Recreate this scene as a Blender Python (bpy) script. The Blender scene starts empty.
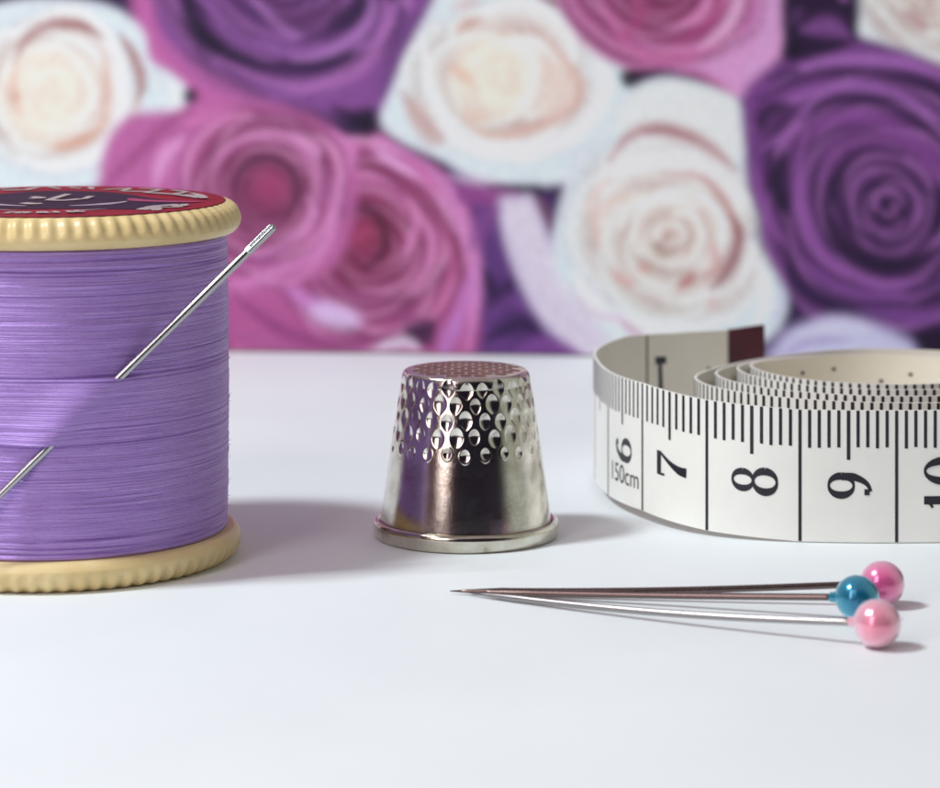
import bpy, bmesh, math, random
import numpy as np
from mathutils import Vector, Matrix

random.seed(7); rng = np.random.default_rng(11)
PI = math.pi
scene = bpy.context.scene
COL = scene.collection

# ------------------------------------------------------------------ units: 1 = 1 cm
CAM_H = 5.9; FPX = 2970.0; PITCH = math.atan(464/2970.0)

# ------------------------------------------------------------------ helpers
def link(o, parent=None):
    COL.objects.link(o)
    if parent: o.parent = parent
    return o
def tag(o, label=None, cat=None, group=None, kind=None):
    if label: o['label'] = label
    if cat: o['category'] = cat
    if group: o['group'] = group
    if kind: o['kind'] = kind
    return o
def thing(name, label, cat, loc=(0,0,0), group=None):
    o = bpy.data.objects.new(name, None); o.empty_display_size = .3
    o.location = loc
    link(o); return tag(o, label, cat, group)
def mesh_obj(name, verts, faces, mat, parent=None, smooth=True, matidx=None):
    me = bpy.data.meshes.new(name)
    me.from_pydata([tuple(v) for v in verts], [], faces)
    mats = mat if isinstance(mat, (list, tuple)) else [mat]
    for m in mats: me.materials.append(m)
    if smooth: me.polygons.foreach_set('use_smooth', [True]*len(me.polygons))
    if matidx is not None: me.polygons.foreach_set('material_index', matidx)
    me.update()
    return link(bpy.data.objects.new(name, me), parent)

def grid_faces(nr, nc, wrap=False):
    """rows nr, columns nc; wrap joins the last column to the first."""
    f = []
    cc = nc if wrap else nc-1
    for i in range(nr-1):
        a = i*nc; b = a+nc
        for j in range(cc):
            k = (j+1) % nc
            f.append((a+j, a+k, b+k, b+j))
    return f
def lathe(name, prof, mat, parent, n=128, mod=None, caps=(False, False)):
    """prof: list of (r,z), bottom to top or any order; mod(theta, r, z) -> (r,z)"""
    V = []
    for (r, z) in prof:
        for j in range(n):
            t = 2*PI*j/n
            rr, zz = (r, z) if mod is None else mod(t, r, z)
            V.append((rr*math.cos(t), rr*math.sin(t), zz))
    F = grid_faces(len(prof), n, True)
    if caps[0]: F.append(tuple(range(n-1, -1, -1)))
    if caps[1]:
        b = (len(prof)-1)*n; F.append(tuple(range(b, b+n)))
    return mesh_obj(name, V, F, mat, parent)
def tube_data(pts, radii, n=20):
    pts = [Vector(p) for p in pts]; V = []; F = []
    up = Vector((0, 0, 1)); prev = None
    for i, p in enumerate(pts):
        t = (pts[min(i+1, len(pts)-1)] - pts[max(i-1, 0)]).normalized()
        if prev is None:
            a = t.cross(up)
            if a.length < 1e-3: a = t.cross(Vector((1, 0, 0)))
        else:
            a = prev - t*prev.dot(t)
        a.normalize(); b = t.cross(a); prev = a
        for j in range(n):
            w = 2*PI*j/n
            V.append(p + (a*math.cos(w) + b*math.sin(w))*radii[i])
    F = grid_faces(len(pts), n, True)
    F.append(tuple(range(n-1, -1, -1))); b0 = (len(pts)-1)*n
    F.append(tuple(range(b0, b0+n)))
    return V, F
def catmull(pts, n=12, closed=False):
    P = [np.array(p, float) for p in pts]; out = []
    m = len(P)
    segs = m if closed else m-1
    for i in range(segs):
        if closed: p0, p1, p2, p3 = P[(i-1) % m], P[i], P[(i+1) % m], P[(i+2) % m]
        else:
            p1, p2 = P[i], P[i+1]
            p0 = P[i-1] if i > 0 else 2*p1-p2
            p3 = P[i+2] if i+2 < m else 2*p2-p1
        for k in range(n):
            t = k/n
            out.append(.5*((2*p1)+(-p0+p2)*t+(2*p0-5*p1+4*p2-p3)*t*t+(-p0+3*p1-3*p2+p3)*t**3))
    if not closed: out.append(P[-1])
    return np.array(out)

def s2l(c):
    c = np.asarray(c, float)/255.0
    return np.where(c <= .04045, c/12.92, ((c+.055)/1.055)**2.4)

# ------------------------------------------------------------------ materials
class NT:
    def __init__(s, name):
        s.m = bpy.data.materials.new(name); s.m.use_nodes = True
        s.t = s.m.node_tree; s.b = s.t.nodes['Principled BSDF']
    def n(s, typ, **kw):
        nd = s.t.nodes.new(typ)
        for k, v in kw.items():
            if k.startswith('_'): setattr(nd, k[1:], v)
            else: nd.inputs[k.replace('__', ' ')].default_value = v
        return nd
    def l(s, a, b): s.t.links.new(a, b)
    def set(s, **kw):
        for k, v in kw.items(): s.b.inputs[k.replace('__', ' ')].default_value = v
    def coords(s, scale=(1,1,1), kind='Object'):
        tc = s.n('ShaderNodeTexCoord'); mp = s.n('ShaderNodeMapping', Scale=scale)
        s.l(tc.outputs[kind], mp.inputs['Vector']); return mp.outputs['Vector']
    def noise(s, vec, scale=5, detail=4, rough=.55, dist=0):
        nd = s.n('ShaderNodeTexNoise', Scale=scale, Detail=detail, Roughness=rough, Distortion=dist)
        s.l(vec, nd.inputs['Vector']); return nd.outputs['Fac']
    def ramp(s, fac, stops):
        r = s.n('ShaderNodeValToRGB'); e = r.color_ramp.elements
        while len(e) < len(stops): e.new(.5)
        for i, (p, c) in enumerate(stops):
            e[i].position = p; e[i].color = (*c, 1)
        s.l(fac, r.inputs['Fac']); return r.outputs['Color']
    def bump(s, h, strength=.3, dist=.01, prev=None):
        b = s.n('ShaderNodeBump', Strength=strength, Distance=dist); s.l(h, b.inputs['Height'])
        if prev is not None: s.l(prev, b.inputs['Normal'])
        return b.outputs['Normal']

def L(*c): return tuple(float(x) for x in s2l(c))

def mat_table():
    k = NT('white_paper'); v = k.coords()
    n1 = k.noise(v, .35, 4); 
    k.l(k.ramp(n1, [(.3, (.775,.83,.855)), (.7, (.815,.865,.885))]), k.b.inputs['Base Color'])
    k.set(Roughness=.55)
    k.l(k.bump(k.noise(v, 40, 4), .5, .005), k.b.inputs['Normal'])
    return k.m
def mat_cream():
    k = NT('cream_plastic'); v = k.coords()
    k.l(k.ramp(k.noise(v, 2.2, 5), [(.3, (.68,.52,.24)), (.7, (.78,.63,.33))]), k.b.inputs['Base Color'])
    k.set(Roughness=.36, Subsurface__Weight=.12, Subsurface__Radius=(.12,.08,.04), Subsurface__Scale=.6)
    k.l(k.bump(k.noise(v, 30, 3), .18, .006), k.b.inputs['Normal'])
    return k.m
def mat_thread():
    k = NT('lilac_thread')
    v = k.coords((.9,.9,62))
    n1 = k.noise(v, 1.4, 6, .7)
    v2 = k.coords((10,10,14)); n2 = k.noise(v2, 6, 4, .75)
    mx = k.n('ShaderNodeMath', _operation='MULTIPLY_ADD'); k.l(n2, mx.inputs[0]); mx.inputs[1].default_value = .42; k.l(n1, mx.inputs[2])
    c = k.ramp(mx.outputs[0], [(.36, (.15,.07,.31)), (.66, (.34,.19,.58)), (1.0, (.56,.40,.80))])
    k.l(c, k.b.inputs['Base Color'])
    k.set(Metallic=.35, Roughness=.36, Coat__Weight=.35, Coat__Roughness=.5, Sheen__Weight=.5, Sheen__Roughness=.4, Specular__IOR__Level=.95)
    k.b.inputs['Specular Tint'].default_value = (1,.93,1,1)
    k.b.inputs['Sheen Tint'].default_value = (.8,.65,1,1)
    nb = k.bump(n1, .5, .012)
    nb = k.bump(n2, .6, .009, nb)
    k.l(nb, k.b.inputs['Normal'])
    return k.m
def mat_steel(name, col, rough=.14, scratch=.12, aniso=(6,6,1)):
    k = NT(name); v = k.coords(aniso)
    n = k.noise(v, 9, 5, .6)
    r = k.n('ShaderNodeMapRange'); k.l(n, r.inputs['Value']); r.inputs['To Min'].default_value = rough*.55; r.inputs['To Max'].default_value = rough*1.7
    k.l(r.outputs['Result'], k.b.inputs['Roughness'])
    k.set(Metallic=1.0); k.b.inputs['Base Color'].default_value = (*col, 1)
    if scratch: k.l(k.bump(n, scratch, .004), k.b.inputs['Normal'])
    return k
def mat_thimble(name, top=False):
    k = mat_steel(name, (.72,.70,.64), .10, .12, (14,14,1.6))
    v = k.coords()
    a = k.noise(v, 3.5, 6, .65)
    c1 = k.ramp(a, [(.32, (.50,.45,.38)), (.6, (.76,.74,.68))])
    sc = k.noise(k.coords((60,60,2.2)), 3, 3, .7); sc2 = k.noise(k.coords((9,9,70)), 2, 2)
    old = k.b.inputs['Normal'].links[0].from_socket
    nb = k.bump(sc, .16, .003, old); nb = k.bump(sc2, .05, .003, nb); k.l(nb, k.b.inputs['Normal'])
    if top == 'rim':
        c1 = k.ramp(a, [(.30, (.30,.22,.15)), (.42, (.55,.51,.42)), (.7, (.72,.71,.62))])
    elif top:
        c1 = k.ramp(a, [(.3, (.34,.20,.17)), (.65, (.55,.38,.33))])  # coppery cap colour paints in the reflected pink of the backdrop
    else:
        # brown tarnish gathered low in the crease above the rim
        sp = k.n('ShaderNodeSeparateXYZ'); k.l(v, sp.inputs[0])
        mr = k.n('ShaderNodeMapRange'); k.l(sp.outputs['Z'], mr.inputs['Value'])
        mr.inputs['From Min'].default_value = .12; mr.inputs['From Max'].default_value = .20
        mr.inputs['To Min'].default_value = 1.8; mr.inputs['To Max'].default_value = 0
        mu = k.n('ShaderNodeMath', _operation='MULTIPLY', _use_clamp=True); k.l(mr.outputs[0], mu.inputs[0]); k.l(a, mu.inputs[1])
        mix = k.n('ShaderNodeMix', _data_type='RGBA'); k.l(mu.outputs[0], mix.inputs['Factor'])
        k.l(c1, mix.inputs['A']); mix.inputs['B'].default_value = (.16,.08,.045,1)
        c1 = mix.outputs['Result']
    k.l(c1, k.b.inputs['Base Color'])
    return k.m
def mat_pearl(name, deep, lite, metal=.35):
    k = NT(name)
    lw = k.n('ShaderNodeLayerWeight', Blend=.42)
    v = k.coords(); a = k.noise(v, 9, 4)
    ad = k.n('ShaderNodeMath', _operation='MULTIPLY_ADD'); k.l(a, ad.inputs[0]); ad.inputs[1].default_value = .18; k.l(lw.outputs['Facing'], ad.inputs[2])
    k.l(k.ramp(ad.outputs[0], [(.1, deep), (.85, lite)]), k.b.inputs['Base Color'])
    k.set(Metallic=metal, Roughness=.22, Coat__Weight=.9, Coat__Roughness=.10)
    return k.m
def mat_plain(name, col, rough=.5, var=.12, scale=8, bump=.0, spec=.5):
    k = NT(name); v = k.coords()
    lo = tuple(x*(1-var) for x in col); hi = tuple(min(1, x*(1+var)) for x in col)
    n = k.noise(v, scale, 4)
    k.l(k.ramp(n, [(.3, lo), (.7, hi)]), k.b.inputs['Base Color'])
    k.set(Roughness=rough, Specular__IOR__Level=spec)
    if bump: k.l(k.bump(k.noise(v, scale*8, 3), bump, .005), k.b.inputs['Normal'])
    return k.m
def mat_tape(name, col):
    k = NT(name); v = k.coords()
    n = k.noise(v, 1.6, 5)
    k.l(k.ramp(n, [(.3, tuple(x*.93 for x in col)), (.72, col)]), k.b.inputs['Base Color'])
    w = k.n('ShaderNodeTexNoise', Scale=1.0, Detail=2); k.l(k.coords((30,30,90)), w.inputs['Vector'])
    k.set(Roughness=.38)
    k.l(k.bump(w.outputs['Fac'], .12, .004), k.b.inputs['Normal'])
    return k.m

M_TABLE = mat_table(); M_CREAM = mat_cream(); M_THREAD = mat_thread()
M_THIM = mat_thimble('nickel'); M_RIM = mat_thimble('rim_nickel', 'rim'); M_THIMTOP = mat_thimble('pink_reflection_nickel', True)
M_NEEDLE = mat_steel('polished_steel', (.44,.44,.45), .20, 0).m
M_PINDARK = mat_steel('dark_reflection_pin_steel', (.17,.125,.12), .22, 0).m  # reflection of the dark room put into the base colour of two shafts
M_PIN = mat_steel('pin_steel', (.33,.31,.31), .30, 0).m
M_RED = mat_plain('red_label', (.24,.008,.018), .5, .18, 5, 0, .15)
M_NAVY = mat_plain('dark_label_ink', (.016,.008,.026), .5, .3, 5, 0, .15)
M_WHITE = mat_plain('white_label_ink', (.42,.35,.35), .45, .15, 9)
M_GREY = mat_plain('grey_label_ink', (.36,.30,.36), .45, .25, 9)
M_ROSEINK = mat_plain('magenta_label_ink', (.34,.035,.11), .45, .25, 6)
M_TAPE = mat_tape('white_tape', (.88,.89,.84)); M_TAPEIN = mat_tape('cream_tape', (.88,.83,.70))
M_INK = mat_plain('black_ink', (.012,.011,.020), .45, .3, 20)
M_INKBR = mat_plain('faded_brown_ink', (.16,.11,.07), .5, .3, 20)
M_INKDOT = mat_plain('grey_ink', (.14,.14,.13), .5, .3, 20)
M_MAROON = mat_plain('maroon_tab', (.075,.008,.016), .5, .25, 6, .2)

# ------------------------------------------------------------------ table (setting)
tb = bmesh.new()
gx = np.linspace(-55, 55, 12); gy = np.linspace(11, 75, 12)
V = [(x, y, 0) for y in gy for x in gx]
tbl = mesh_obj('table_top', V, grid_faces(12, 12), M_TABLE); tag(tbl, kind='structure')

# ------------------------------------------------------------------ rose print: a painted sheet
X0, X1, Y0, Y1, ST = -620, 1560, -520, 372, 2.6
NXp = int((X1-X0)/ST)+1; NYp = int((Y1-Y0)/ST)+1
GX, GY = np.meshgrid(X0+ST*np.arange(NXp), Y0+ST*np.arange(NYp))
IMG = np.zeros((NYp, NXp, 3)); IMG[:] = s2l((58, 32, 84))
def window(x0, x1, y0, y1):
    i0 = max(0, int((y0-Y0)/ST)); i1 = min(NYp, int((y1-Y0)/ST)+2)
    j0 = max(0, int((x0-X0)/ST)); j1 = min(NXp, int((x1-X0)/ST)+2)
    return slice(i0, max(i0, i1)), slice(j0, max(j0, j1))
def segdist(px, py, pts, closed):
    best = np.full(px.shape, 1e9); tt = np.zeros(px.shape)
    n = len(pts); m = n if closed else n-1
    for i in range(m):
        ax, ay = pts[i]; bx, by = pts[(i+1) % n]
        dx, dy = bx-ax, by-ay; L2 = dx*dx+dy*dy+1e-9
        t = np.clip(((px-ax)*dx+(py-ay)*dy)/L2, 0, 1)
        d = (px-ax-t*dx)**2+(py-ay-t*dy)**2
        u = d < best
        best = np.where(u, d, best); tt = np.where(u, (i+t)/m, tt)
    return np.sqrt(best), tt
def inside(px, py, pts):
    r = np.zeros(px.shape, bool); n = len(pts)
    for i in range(n):
        ax, ay = pts[i]; bx, by = pts[(i+1) % n]
        if ay == by: continue
        c = ((ay > py) != (by > py)) & (px < (bx-ax)*(py-ay)/(by-ay)+ax)
        r ^= c
    return r
def sm(x): x = np.clip(x, 0, 1); return x*x*(3-2*x)
def fill(pts, col, soft=6, rim=None, rimw=18, base=None, bc=None, br=None, alpha=1, smooth=True):
    """closed soft-edged patch; rim: colour along its edge; base/bc/br: colour around the point bc within br"""
    P = catmull(pts, 5, True) if smooth else np.array(pts, float)
    s = window(P[:,0].min()-soft*2, P[:,0].max()+soft*2, P[:,1].min()-soft*2, P[:,1].max()+soft*2)
    px, py = GX[s], GY[s]
    if px.size == 0: return
    d, _ = segdist(px, py, P, True); d = np.where(inside(px, py, P), d, -d)
    a = (sm((d+soft)/(2*soft))*alpha)[..., None]
    c = np.broadcast_to(s2l(col), px.shape+(3,)).copy()
    if base is not None:
        w = sm(1-np.hypot(px-bc[0], py-bc[1])/br)[..., None]; c = c*(1-w)+s2l(base)*w
    if rim is not None:
        w = sm(1-np.abs(d)/rimw)[..., None]; c = c*(1-w)+s2l(rim)*w
    IMG[s] = IMG[s]*(1-a)+c*a
def stroke(pts, col, w=8, alpha=.85, taper=True, soft=1.0):
    P = catmull(pts, 6) if len(pts) > 2 else np.array(pts, float)
    s = window(P[:,0].min()-w*2, P[:,0].max()+w*2, P[:,1].min()-w*2, P[:,1].max()+w*2)
    px, py = GX[s], GY[s]
    if px.size == 0: return
    d, t = segdist(px, py, P, False)
    ww = w*(np.sin(np.clip(t, .04, .96)*PI)**.6 if taper else 1)
    a = (sm(1-d/(ww*(1+soft*.35)))*alpha)[..., None]
    IMG[s] = IMG[s]*(1-a)+s2l(col)*a
def arc(cx, cy, rx, ry, a0, a1, rot=0, n=9):
    out = []
    for i in range(n):
        t = math.radians(a0+(a1-a0)*i/(n-1)); x = rx*math.cos(t); y = ry*math.sin(t)
        c, q = math.cos(math.radians(rot)), math.sin(math.radians(rot))
        out.append((cx+x*c-y*q, cy+x*q+y*c))
    return out
def blob(cx, cy, r, ang, sx=1., sy=1., wob=.1, rr=None, n=9):
    rr = rr or random; out = []
    for i in range(n):
        t = 2*PI*i/n; k = 1+rr.uniform(-wob, wob)
        x = r*sx*math.cos(t)*k; y = r*sy*math.sin(t)*k
        out.append((cx+x*math.cos(ang)-y*math.sin(ang), cy+x*math.sin(ang)+y*math.cos(ang)))
    return out
PAL = {
 'purple': dict(dark=(58,26,80), mid=(122,58,142), lite=(168,100,182), core=(92,40,112)),
 'pink':   dict(dark=(128,36,92), mid=(186,78,148), lite=(222,150,200), core=(165,42,105)),
 'white':  dict(dark=(176,130,130), mid=(222,214,216), lite=(226,234,238), core=(232,220,202)),
}
def rose(cx, cy, R, pal, seed, tilt=0, sq=1.0, turns=5):
    """a full rose seen from above: overlapping petals from the rim inwards"""
    P_ = {'purple': RP, 'pink': RK, 'white': RW}[pal]; r_ = random.Random(seed)
    fill(blob(cx, cy, R*1.12, 0, 1, 1, .08, r_), PAL[pal]['mid'], R*.05, rim=PAL[pal]['lite'], rimw=R*.12)
    rose2(cx, cy, R*1.08, R*1.05, seed=seed, n=20, shade=.5, rot=seed*37 % 360, **P_)

def rose2(cx, cy, rx, ry, lite, mid, dark, core, seed, n=20, rot=0, shade=.5, alpha=1.0, clip=1.0):
    r_ = random.Random(seed); s = window(cx-rx*1.25, cx+rx*1.25, cy-ry*1.25, cy+ry*1.25)
    px, py = GX[s], GY[s]
    if px.size == 0: return
    c, q = math.cos(math.radians(rot)), math.sin(math.radians(rot))
    dx, dy = px-cx, py-cy; ux = (dx*c+dy*q)/rx; uy = (-dx*q+dy*c)/ry
    for k in range(1, 4):
        a1, a2 = r_.uniform(0, 6.28), r_.uniform(0, 6.28)
        ux = ux+.030/k*np.sin(uy*3.1*k+a1); uy = uy+.030/k*np.sin(ux*3.3*k+a2)
    r = np.hypot(ux, uy); th = np.arctan2(uy, ux)
    lite, mid, dark, core = [s2l(v) for v in (lite, mid, dark, core)]
    out = IMG[s].copy(); base0 = out.copy()
    a = r_.uniform(0, 6.28)
    for i in range(n):
        t = i/(n-1.0)
        R = (1-t)**.85*.90+.07; w = 1.15+.9*t+r_.uniform(-.15, .2)
        a += 2.40+r_.uniform(-.35, .35)
        d = (th-a+PI) % (2*PI)-PI
        pk = r_.uniform(.10, .30)*(1-t); tiltp = r_.uniform(-.08, .08)
        e = R*(1-.26*np.abs(d/w)**2.4+pk*.25*np.exp(-(d/.35)**2)+tiltp*d/w)
        lim = sm((w-np.abs(d))/(.30))
        inn = sm((e-r)/.022+.5)*lim
        sh = np.exp(-np.clip(r-e, 0, 9)/(.05+.03*(1-t)))*(r > e)*lim*shade
        out = out*(1-sh[..., None])+dark*sh[..., None]*1.0
        dep = np.clip((e-r)/(R*.62+.02), 0, 1)
        lt = np.exp(-((e-r)/(.032+.035*(1-t)))**2)*(.55+.45*np.cos(d/w*1.2))
        k1 = sm(dep*1.15)[..., None]
        mm = mid*(1-t*.75)+core*t*.75
        col = mm*(1-k1)+dark*k1
        side = (.5+.5*np.cos(a+.9))
        col = col*(.90+.16*side)
        lt = (lt*(.45+.45*side))[..., None]
        col = col*(1-lt)+lite*lt
        fa = (inn*alpha)[..., None]
        out = out*(1-fa)+col*fa
    m = sm((clip*1.06-r)/.16)[..., None]
    IMG[s] = base0*(1-m)+out*m
RP = dict(lite=(178,108,190), mid=(126,58,144), dark=(46,20,66), core=(104,46,122))
RK = dict(lite=(226,160,208), mid=(186,82,150), dark=(108,24,78), core=(166,48,110))
RW = dict(lite=(228,238,238), mid=(216,222,222), dark=(184,152,144), core=(232,222,204))
W1=(204,218,224); W2=(214,222,224); CR=(230,221,209); PE=(212,172,156); BR=(168,108,108); GAP=(34,20,52)
# --- roses of the print outside the middle: same paper, carried on
ring = [(-200,60,120,'purple'),(-180,-140,115,'pink'),(-330,-40,125,'white'),(-330,190,125,'pink'),(-150,270,120,'purple'),
 (-470,90,120,'purple'),(-480,-160,130,'pink'),(-500,290,120,'white'),(-560,-20,110,'white'),(-330,-270,125,'purple'),(-560,-330,130,'white'),
 (60,300,112,'purple'),(-60,330,100,'white'),(160,330,80,'pink'),(40,-160,125,'pink'),(-60,-330,125,'white'),(150,-330,125,'purple'),(330,-230,120,'white'),(480,-150,115,'purple'),(520,-350,125,'pink'),
 (700,-230,120,'white'),(850,-130,120,'pink'),(900,-340,125,'purple'),(1030,-180,125,'white'),(1180,-330,125,'pink'),(1240,-140,120,'purple'),
 (1390,-260,125,'white'),(1520,-380,110,'purple'),(1060,60,125,'pink'),(1250,110,125,'white'),(1420,0,125,'pink'),(1110,290,120,'white'),(1320,300,125,'purple'),
 (1490,200,120,'purple'),(1540,-110,110,'white'),(330,-440,110,'pink'),(760,-470,110,'white'),(1060,-480,110,'purple'),(-170,-470,110,'purple'),(10,-480,100,'pink')]
for i, (x, y, r, c) in enumerate(ring): rose(x, y, r*1.04, c, 100+i)

# --- the middle of the print
# dark purple leaves between
fill([(440,180),(520,170),(560,230),(600,380),(470,385),(440,300)], (96,48,128), 10)
fill([(700,180),(800,200),(830,330),(800,380),(730,370)], (60,28,86), 10)
fill([(130,-30),(240,-40),(260,120),(330,140),(200,170),(150,120)], (186,82,158), 10)
# white rose, far left
fill([(-75,90),(-62,30),(-10,6),(50,0),(105,8),(138,32),(146,62),(168,76),(184,93),(178,114),(152,146),(112,182),(60,196),(-20,196),(-70,150)], W1, 6, rim=(206,214,222), rimw=14)
rose2(42, 94, 100, 98, **RW, seed=5, n=12, shade=.30, clip=.98)
fill(arc(36,98,44,50,0,330), (232,222,206), 14, alpha=.75)
stroke([(6,66),(20,40),(46,26),(76,27),(98,40)], BR, 9, .85)
stroke([(46,26),(72,26),(94,38)], (160,98,100), 6, .7)
stroke([(115,36),(129,58),(137,84),(132,108)], (166,106,106), 8.5, .9)
stroke([(132,100),(126,130),(112,152)], PE, 8, .5)
stroke([(8,70),(4,96),(14,120)], PE, 9, .8)
stroke([(5,95),(12,103)], (200,150,130), 9, .8)
stroke([(40,151),(62,150),(88,138),(101,112),(102,80),(96,52)], (208,164,146), 9, .8)
stroke([(48,149),(66,146),(88,136)], (204,148,124), 7, .8)
stroke([(106,36),(116,70),(116,110),(100,148),(60,168),(10,166)], (232,238,240), 10, .7)
stroke([(60,56),(80,70),(86,96),(76,124)], (236,228,216), 10, .6)
stroke([(150,74),(158,86),(158,100)], (204,200,206), 5, .7)
stroke([(30,70),(54,62),(72,76)], (226,204,190), 8, .5)
stroke([(165,82),(172,98),(160,122)], (230,236,236), 6, .6)
fill(blob(187,98,8,0), GAP, 5, alpha=.9)
# big purple rose, top
fill([(165,-120),(150,-40),(152,20),(176,62),(226,96),(300,110),(358,122),(388,108),(406,64),(428,20),(446,-60),(400,-130)], (134,66,150), 8)
fill([(165,-30),(172,30),(210,68),(270,90),(330,88),(372,62),(392,10),(392,-60)], (160,88,166), 9)
fill([(186,-40),(192,20),(222,52),(280,70),(330,62),(358,28),(366,-40)], (128,62,144), 8)
rose2(278, -36, 138, 138, **RP, seed=9, n=17, shade=.7)
stroke([(182,-30),(185,8),(198,36),(226,54),(262,66)], (40,22,62), 13, .95)
stroke([(192,20),(206,40),(222,50)], (28,16,48), 9, .8)
stroke([(286,72),(318,68),(342,58),(352,48)], (52,26,78), 9, .95)
stroke([(206,-10),(216,22),(246,44),(290,52),(322,44)], (146,80,164), 12, .7)
stroke([(364,-20),(362,4),(352,20),(334,32)], (46,26,72), 10, .95)
stroke([(330,34),(300,36)], (96,48,112), 8, .6)
stroke([(246,-10),(264,14),(288,34),(300,36)], (168,104,182), 7, .7)
stroke([(256,-20),(274,8),(300,22),(328,14),(340,-10)], (108,52,116), 12, .8)
stroke([(232,-10),(240,6),(262,28)], (92,42,116), 7, .6)
stroke([(370,-10),(372,14),(356,38),(320,56),(290,62)], (172,108,186), 8, .75)
stroke([(378,-20),(386,10),(378,44),(356,72),(310,88),(262,82),(214,60)], (176,100,180), 9, .7)
stroke([(176,52),(210,76),(250,96),(266,98)], (112,54,112), 9, .75)
stroke([(160,40),(190,72),(240,100),(290,112)], (178,84,158), 10, .7)
stroke([(388,-10),(392,4)], (70,36,92), 8, .9)
stroke([(426,8),(404,40),(392,70),(380,100)], (104,56,130), 13, .7)
stroke([(405,-5),(408,10)], (180,110,186), 8, .7)
fill([(330,108),(350,112),(374,110),(372,132),(352,128)], GAP, 6, alpha=.95)
# pink rose, right of the pair
fill([(352,168),(380,134),(400,150),(440,172),(468,210),(478,262),(480,310),(470,362),(400,372),(300,365),(232,352),(226,300),(300,280),(340,250)], (176,72,142), 8)
rose2(368, 244, 106, 112, **RK, seed=33, n=22, shade=.55)
fill(blob(360,240,46,0), (128,22,70), 36, alpha=.80)
fill(blob(360,236,16,0), (170,44,100), 12, alpha=.6)
stroke(arc(358,240,27,30,-150,80), (78,12,52), 7, .8)
stroke(arc(366,242,66,66,-110,50), (204,112,178), 7, .55)
stroke([(376,138),(410,160),(446,190),(468,240),(476,290),(468,350)], (206,124,190), 12, .85)
stroke([(372,148),(392,162),(420,180)], (214,150,204), 8, .8)
stroke([(392,152),(420,172),(440,194)], (186,66,140), 6, .7)
stroke([(344,176),(370,166),(396,180),(428,210),(454,244),(460,276),(448,308)], (132,30,88), 9, .85)
stroke([(342,190),(370,184),(396,196),(410,220)], (184,84,150), 7, .7)
stroke([(404,196),(416,214),(412,240),(398,262)], (212,124,186), 6, .75)
stroke([(440,220),(452,262),(444,300),(430,318)], (190,80,146), 8, .6)
stroke([(300,262),(318,286),(356,300),(400,300)], (150,58,124), 9, .7)
stroke([(280,286),(310,306),(340,318)], (190,110,190), 12, .8)
fill(arc(334,318,26,12,0,330,14), (204,178,220), 9, alpha=.85)
stroke([(232,300),(262,322),(296,340),(350,348),(396,332)], (136,44,116), 10, .7)
stroke([(228,330),(260,346),(300,352)], (166,76,142), 10, .6)
stroke([(380,318),(410,320),(436,322)], (150,56,126), 7, .7)
fill([(402,330),(424,322),(436,326),(432,346),(418,346)], (58,22,72), 6, alpha=.85)
stroke([(372,352),(402,344),(420,350)], (208,198,218), 8, .85)
stroke([(452,330),(466,300),(474,270)], (190,112,190), 12, .8)
stroke([(440,360),(452,334),(462,318)], (182,112,192), 12, .8)
# pink rose, left of the pair
fill([(120,120),(170,112),(230,104),(290,110),(336,132),(356,170),(350,230),(330,270),(280,292),(230,296),(160,280),(100,220),(96,160)], (184,86,156), 8)
rose2(262, 194, 90, 94, **RK, seed=21, n=22, shade=.5)
fill(blob(264,192,46,0), (120,28,82), 36, alpha=.80)
fill(blob(268,190,18,0), (176,50,112), 14, alpha=.6)
stroke(arc(264,192,32,32,-200,70), (84,18,66), 7, .75)
stroke(arc(262,194,56,56,-160,40), (206,122,188), 6, .55)
stroke([(92,196),(130,160),(160,130),(190,112)], (150,52,116), 9, .6)
stroke([(150,190),(160,160),(180,140)], (214,146,200), 10, .8)
stroke([(176,124),(206,120),(250,116)], (200,104,168), 10, .6)
stroke([(232,128),(262,122),(300,134),(322,160),(328,186)], (128,42,104), 9, .75)
stroke([(286,134),(312,148),(318,160)], (216,140,196), 7, .8)
stroke([(330,132),(350,150),(348,172)], (206,120,184), 8, .7)
stroke([(306,198),(312,216),(300,236),(272,252),(240,258)], (206,126,186), 8, .85)
stroke([(296,240),(262,262),(230,262)], (146,54,124), 6, .7)
stroke([(334,180),(334,214),(322,246),(296,266),(250,284),(226,288)], (206,120,188), 9, .75)
stroke([(328,160),(326,200),(316,232)], (156,62,130), 6, .7)
stroke([(222,262),(246,268),(290,262)], (176,80,154), 7, .6)
# cream rose, top centre
fill([(380,122),(392,88),(410,46),(434,0),(450,-50),(560,-60),(580,0),(612,42),(632,72),(628,110),(606,146),(576,178),(524,188),(476,180),(440,160),(400,142)], W1, 6, rim=(210,218,226), rimw=14)
fill([(440,60),(452,28),(490,14),(540,26),(570,58),(580,90),(562,118),(522,136),(478,136),(446,112)], (230,222,212), 8)
rose2(502, 78, 112, 96, **RW, seed=14, n=11, shade=.26, clip=.95)
fill(arc(496,76,44,42,0,330), (234,224,206), 14, alpha=.75)
stroke([(534,28),(562,58),(580,88),(566,112),(530,130),(490,136),(462,120)], (206,162,148), 8, .85)
fill([(540,60),(566,66),(576,90),(556,112),(536,112),(548,88)], (222,196,184), 8, alpha=.8)
stroke([(456,34),(468,24),(482,20)], (192,140,122), 8, .85)
stroke([(448,68),(462,74),(472,86)], (214,172,150), 9, .8)
stroke([(460,108),(474,118),(490,120)], (218,174,152), 7, .7)
stroke([(500,40),(530,50),(534,90),(510,116)], (236,232,226), 9, .7)
stroke([(402,92),(416,116),(430,130),(444,140)], (170,128,124), 9, .8)
fill([(404,100),(424,108),(446,138),(432,148),(414,132)], (196,164,160), 7, alpha=.7)
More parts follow.
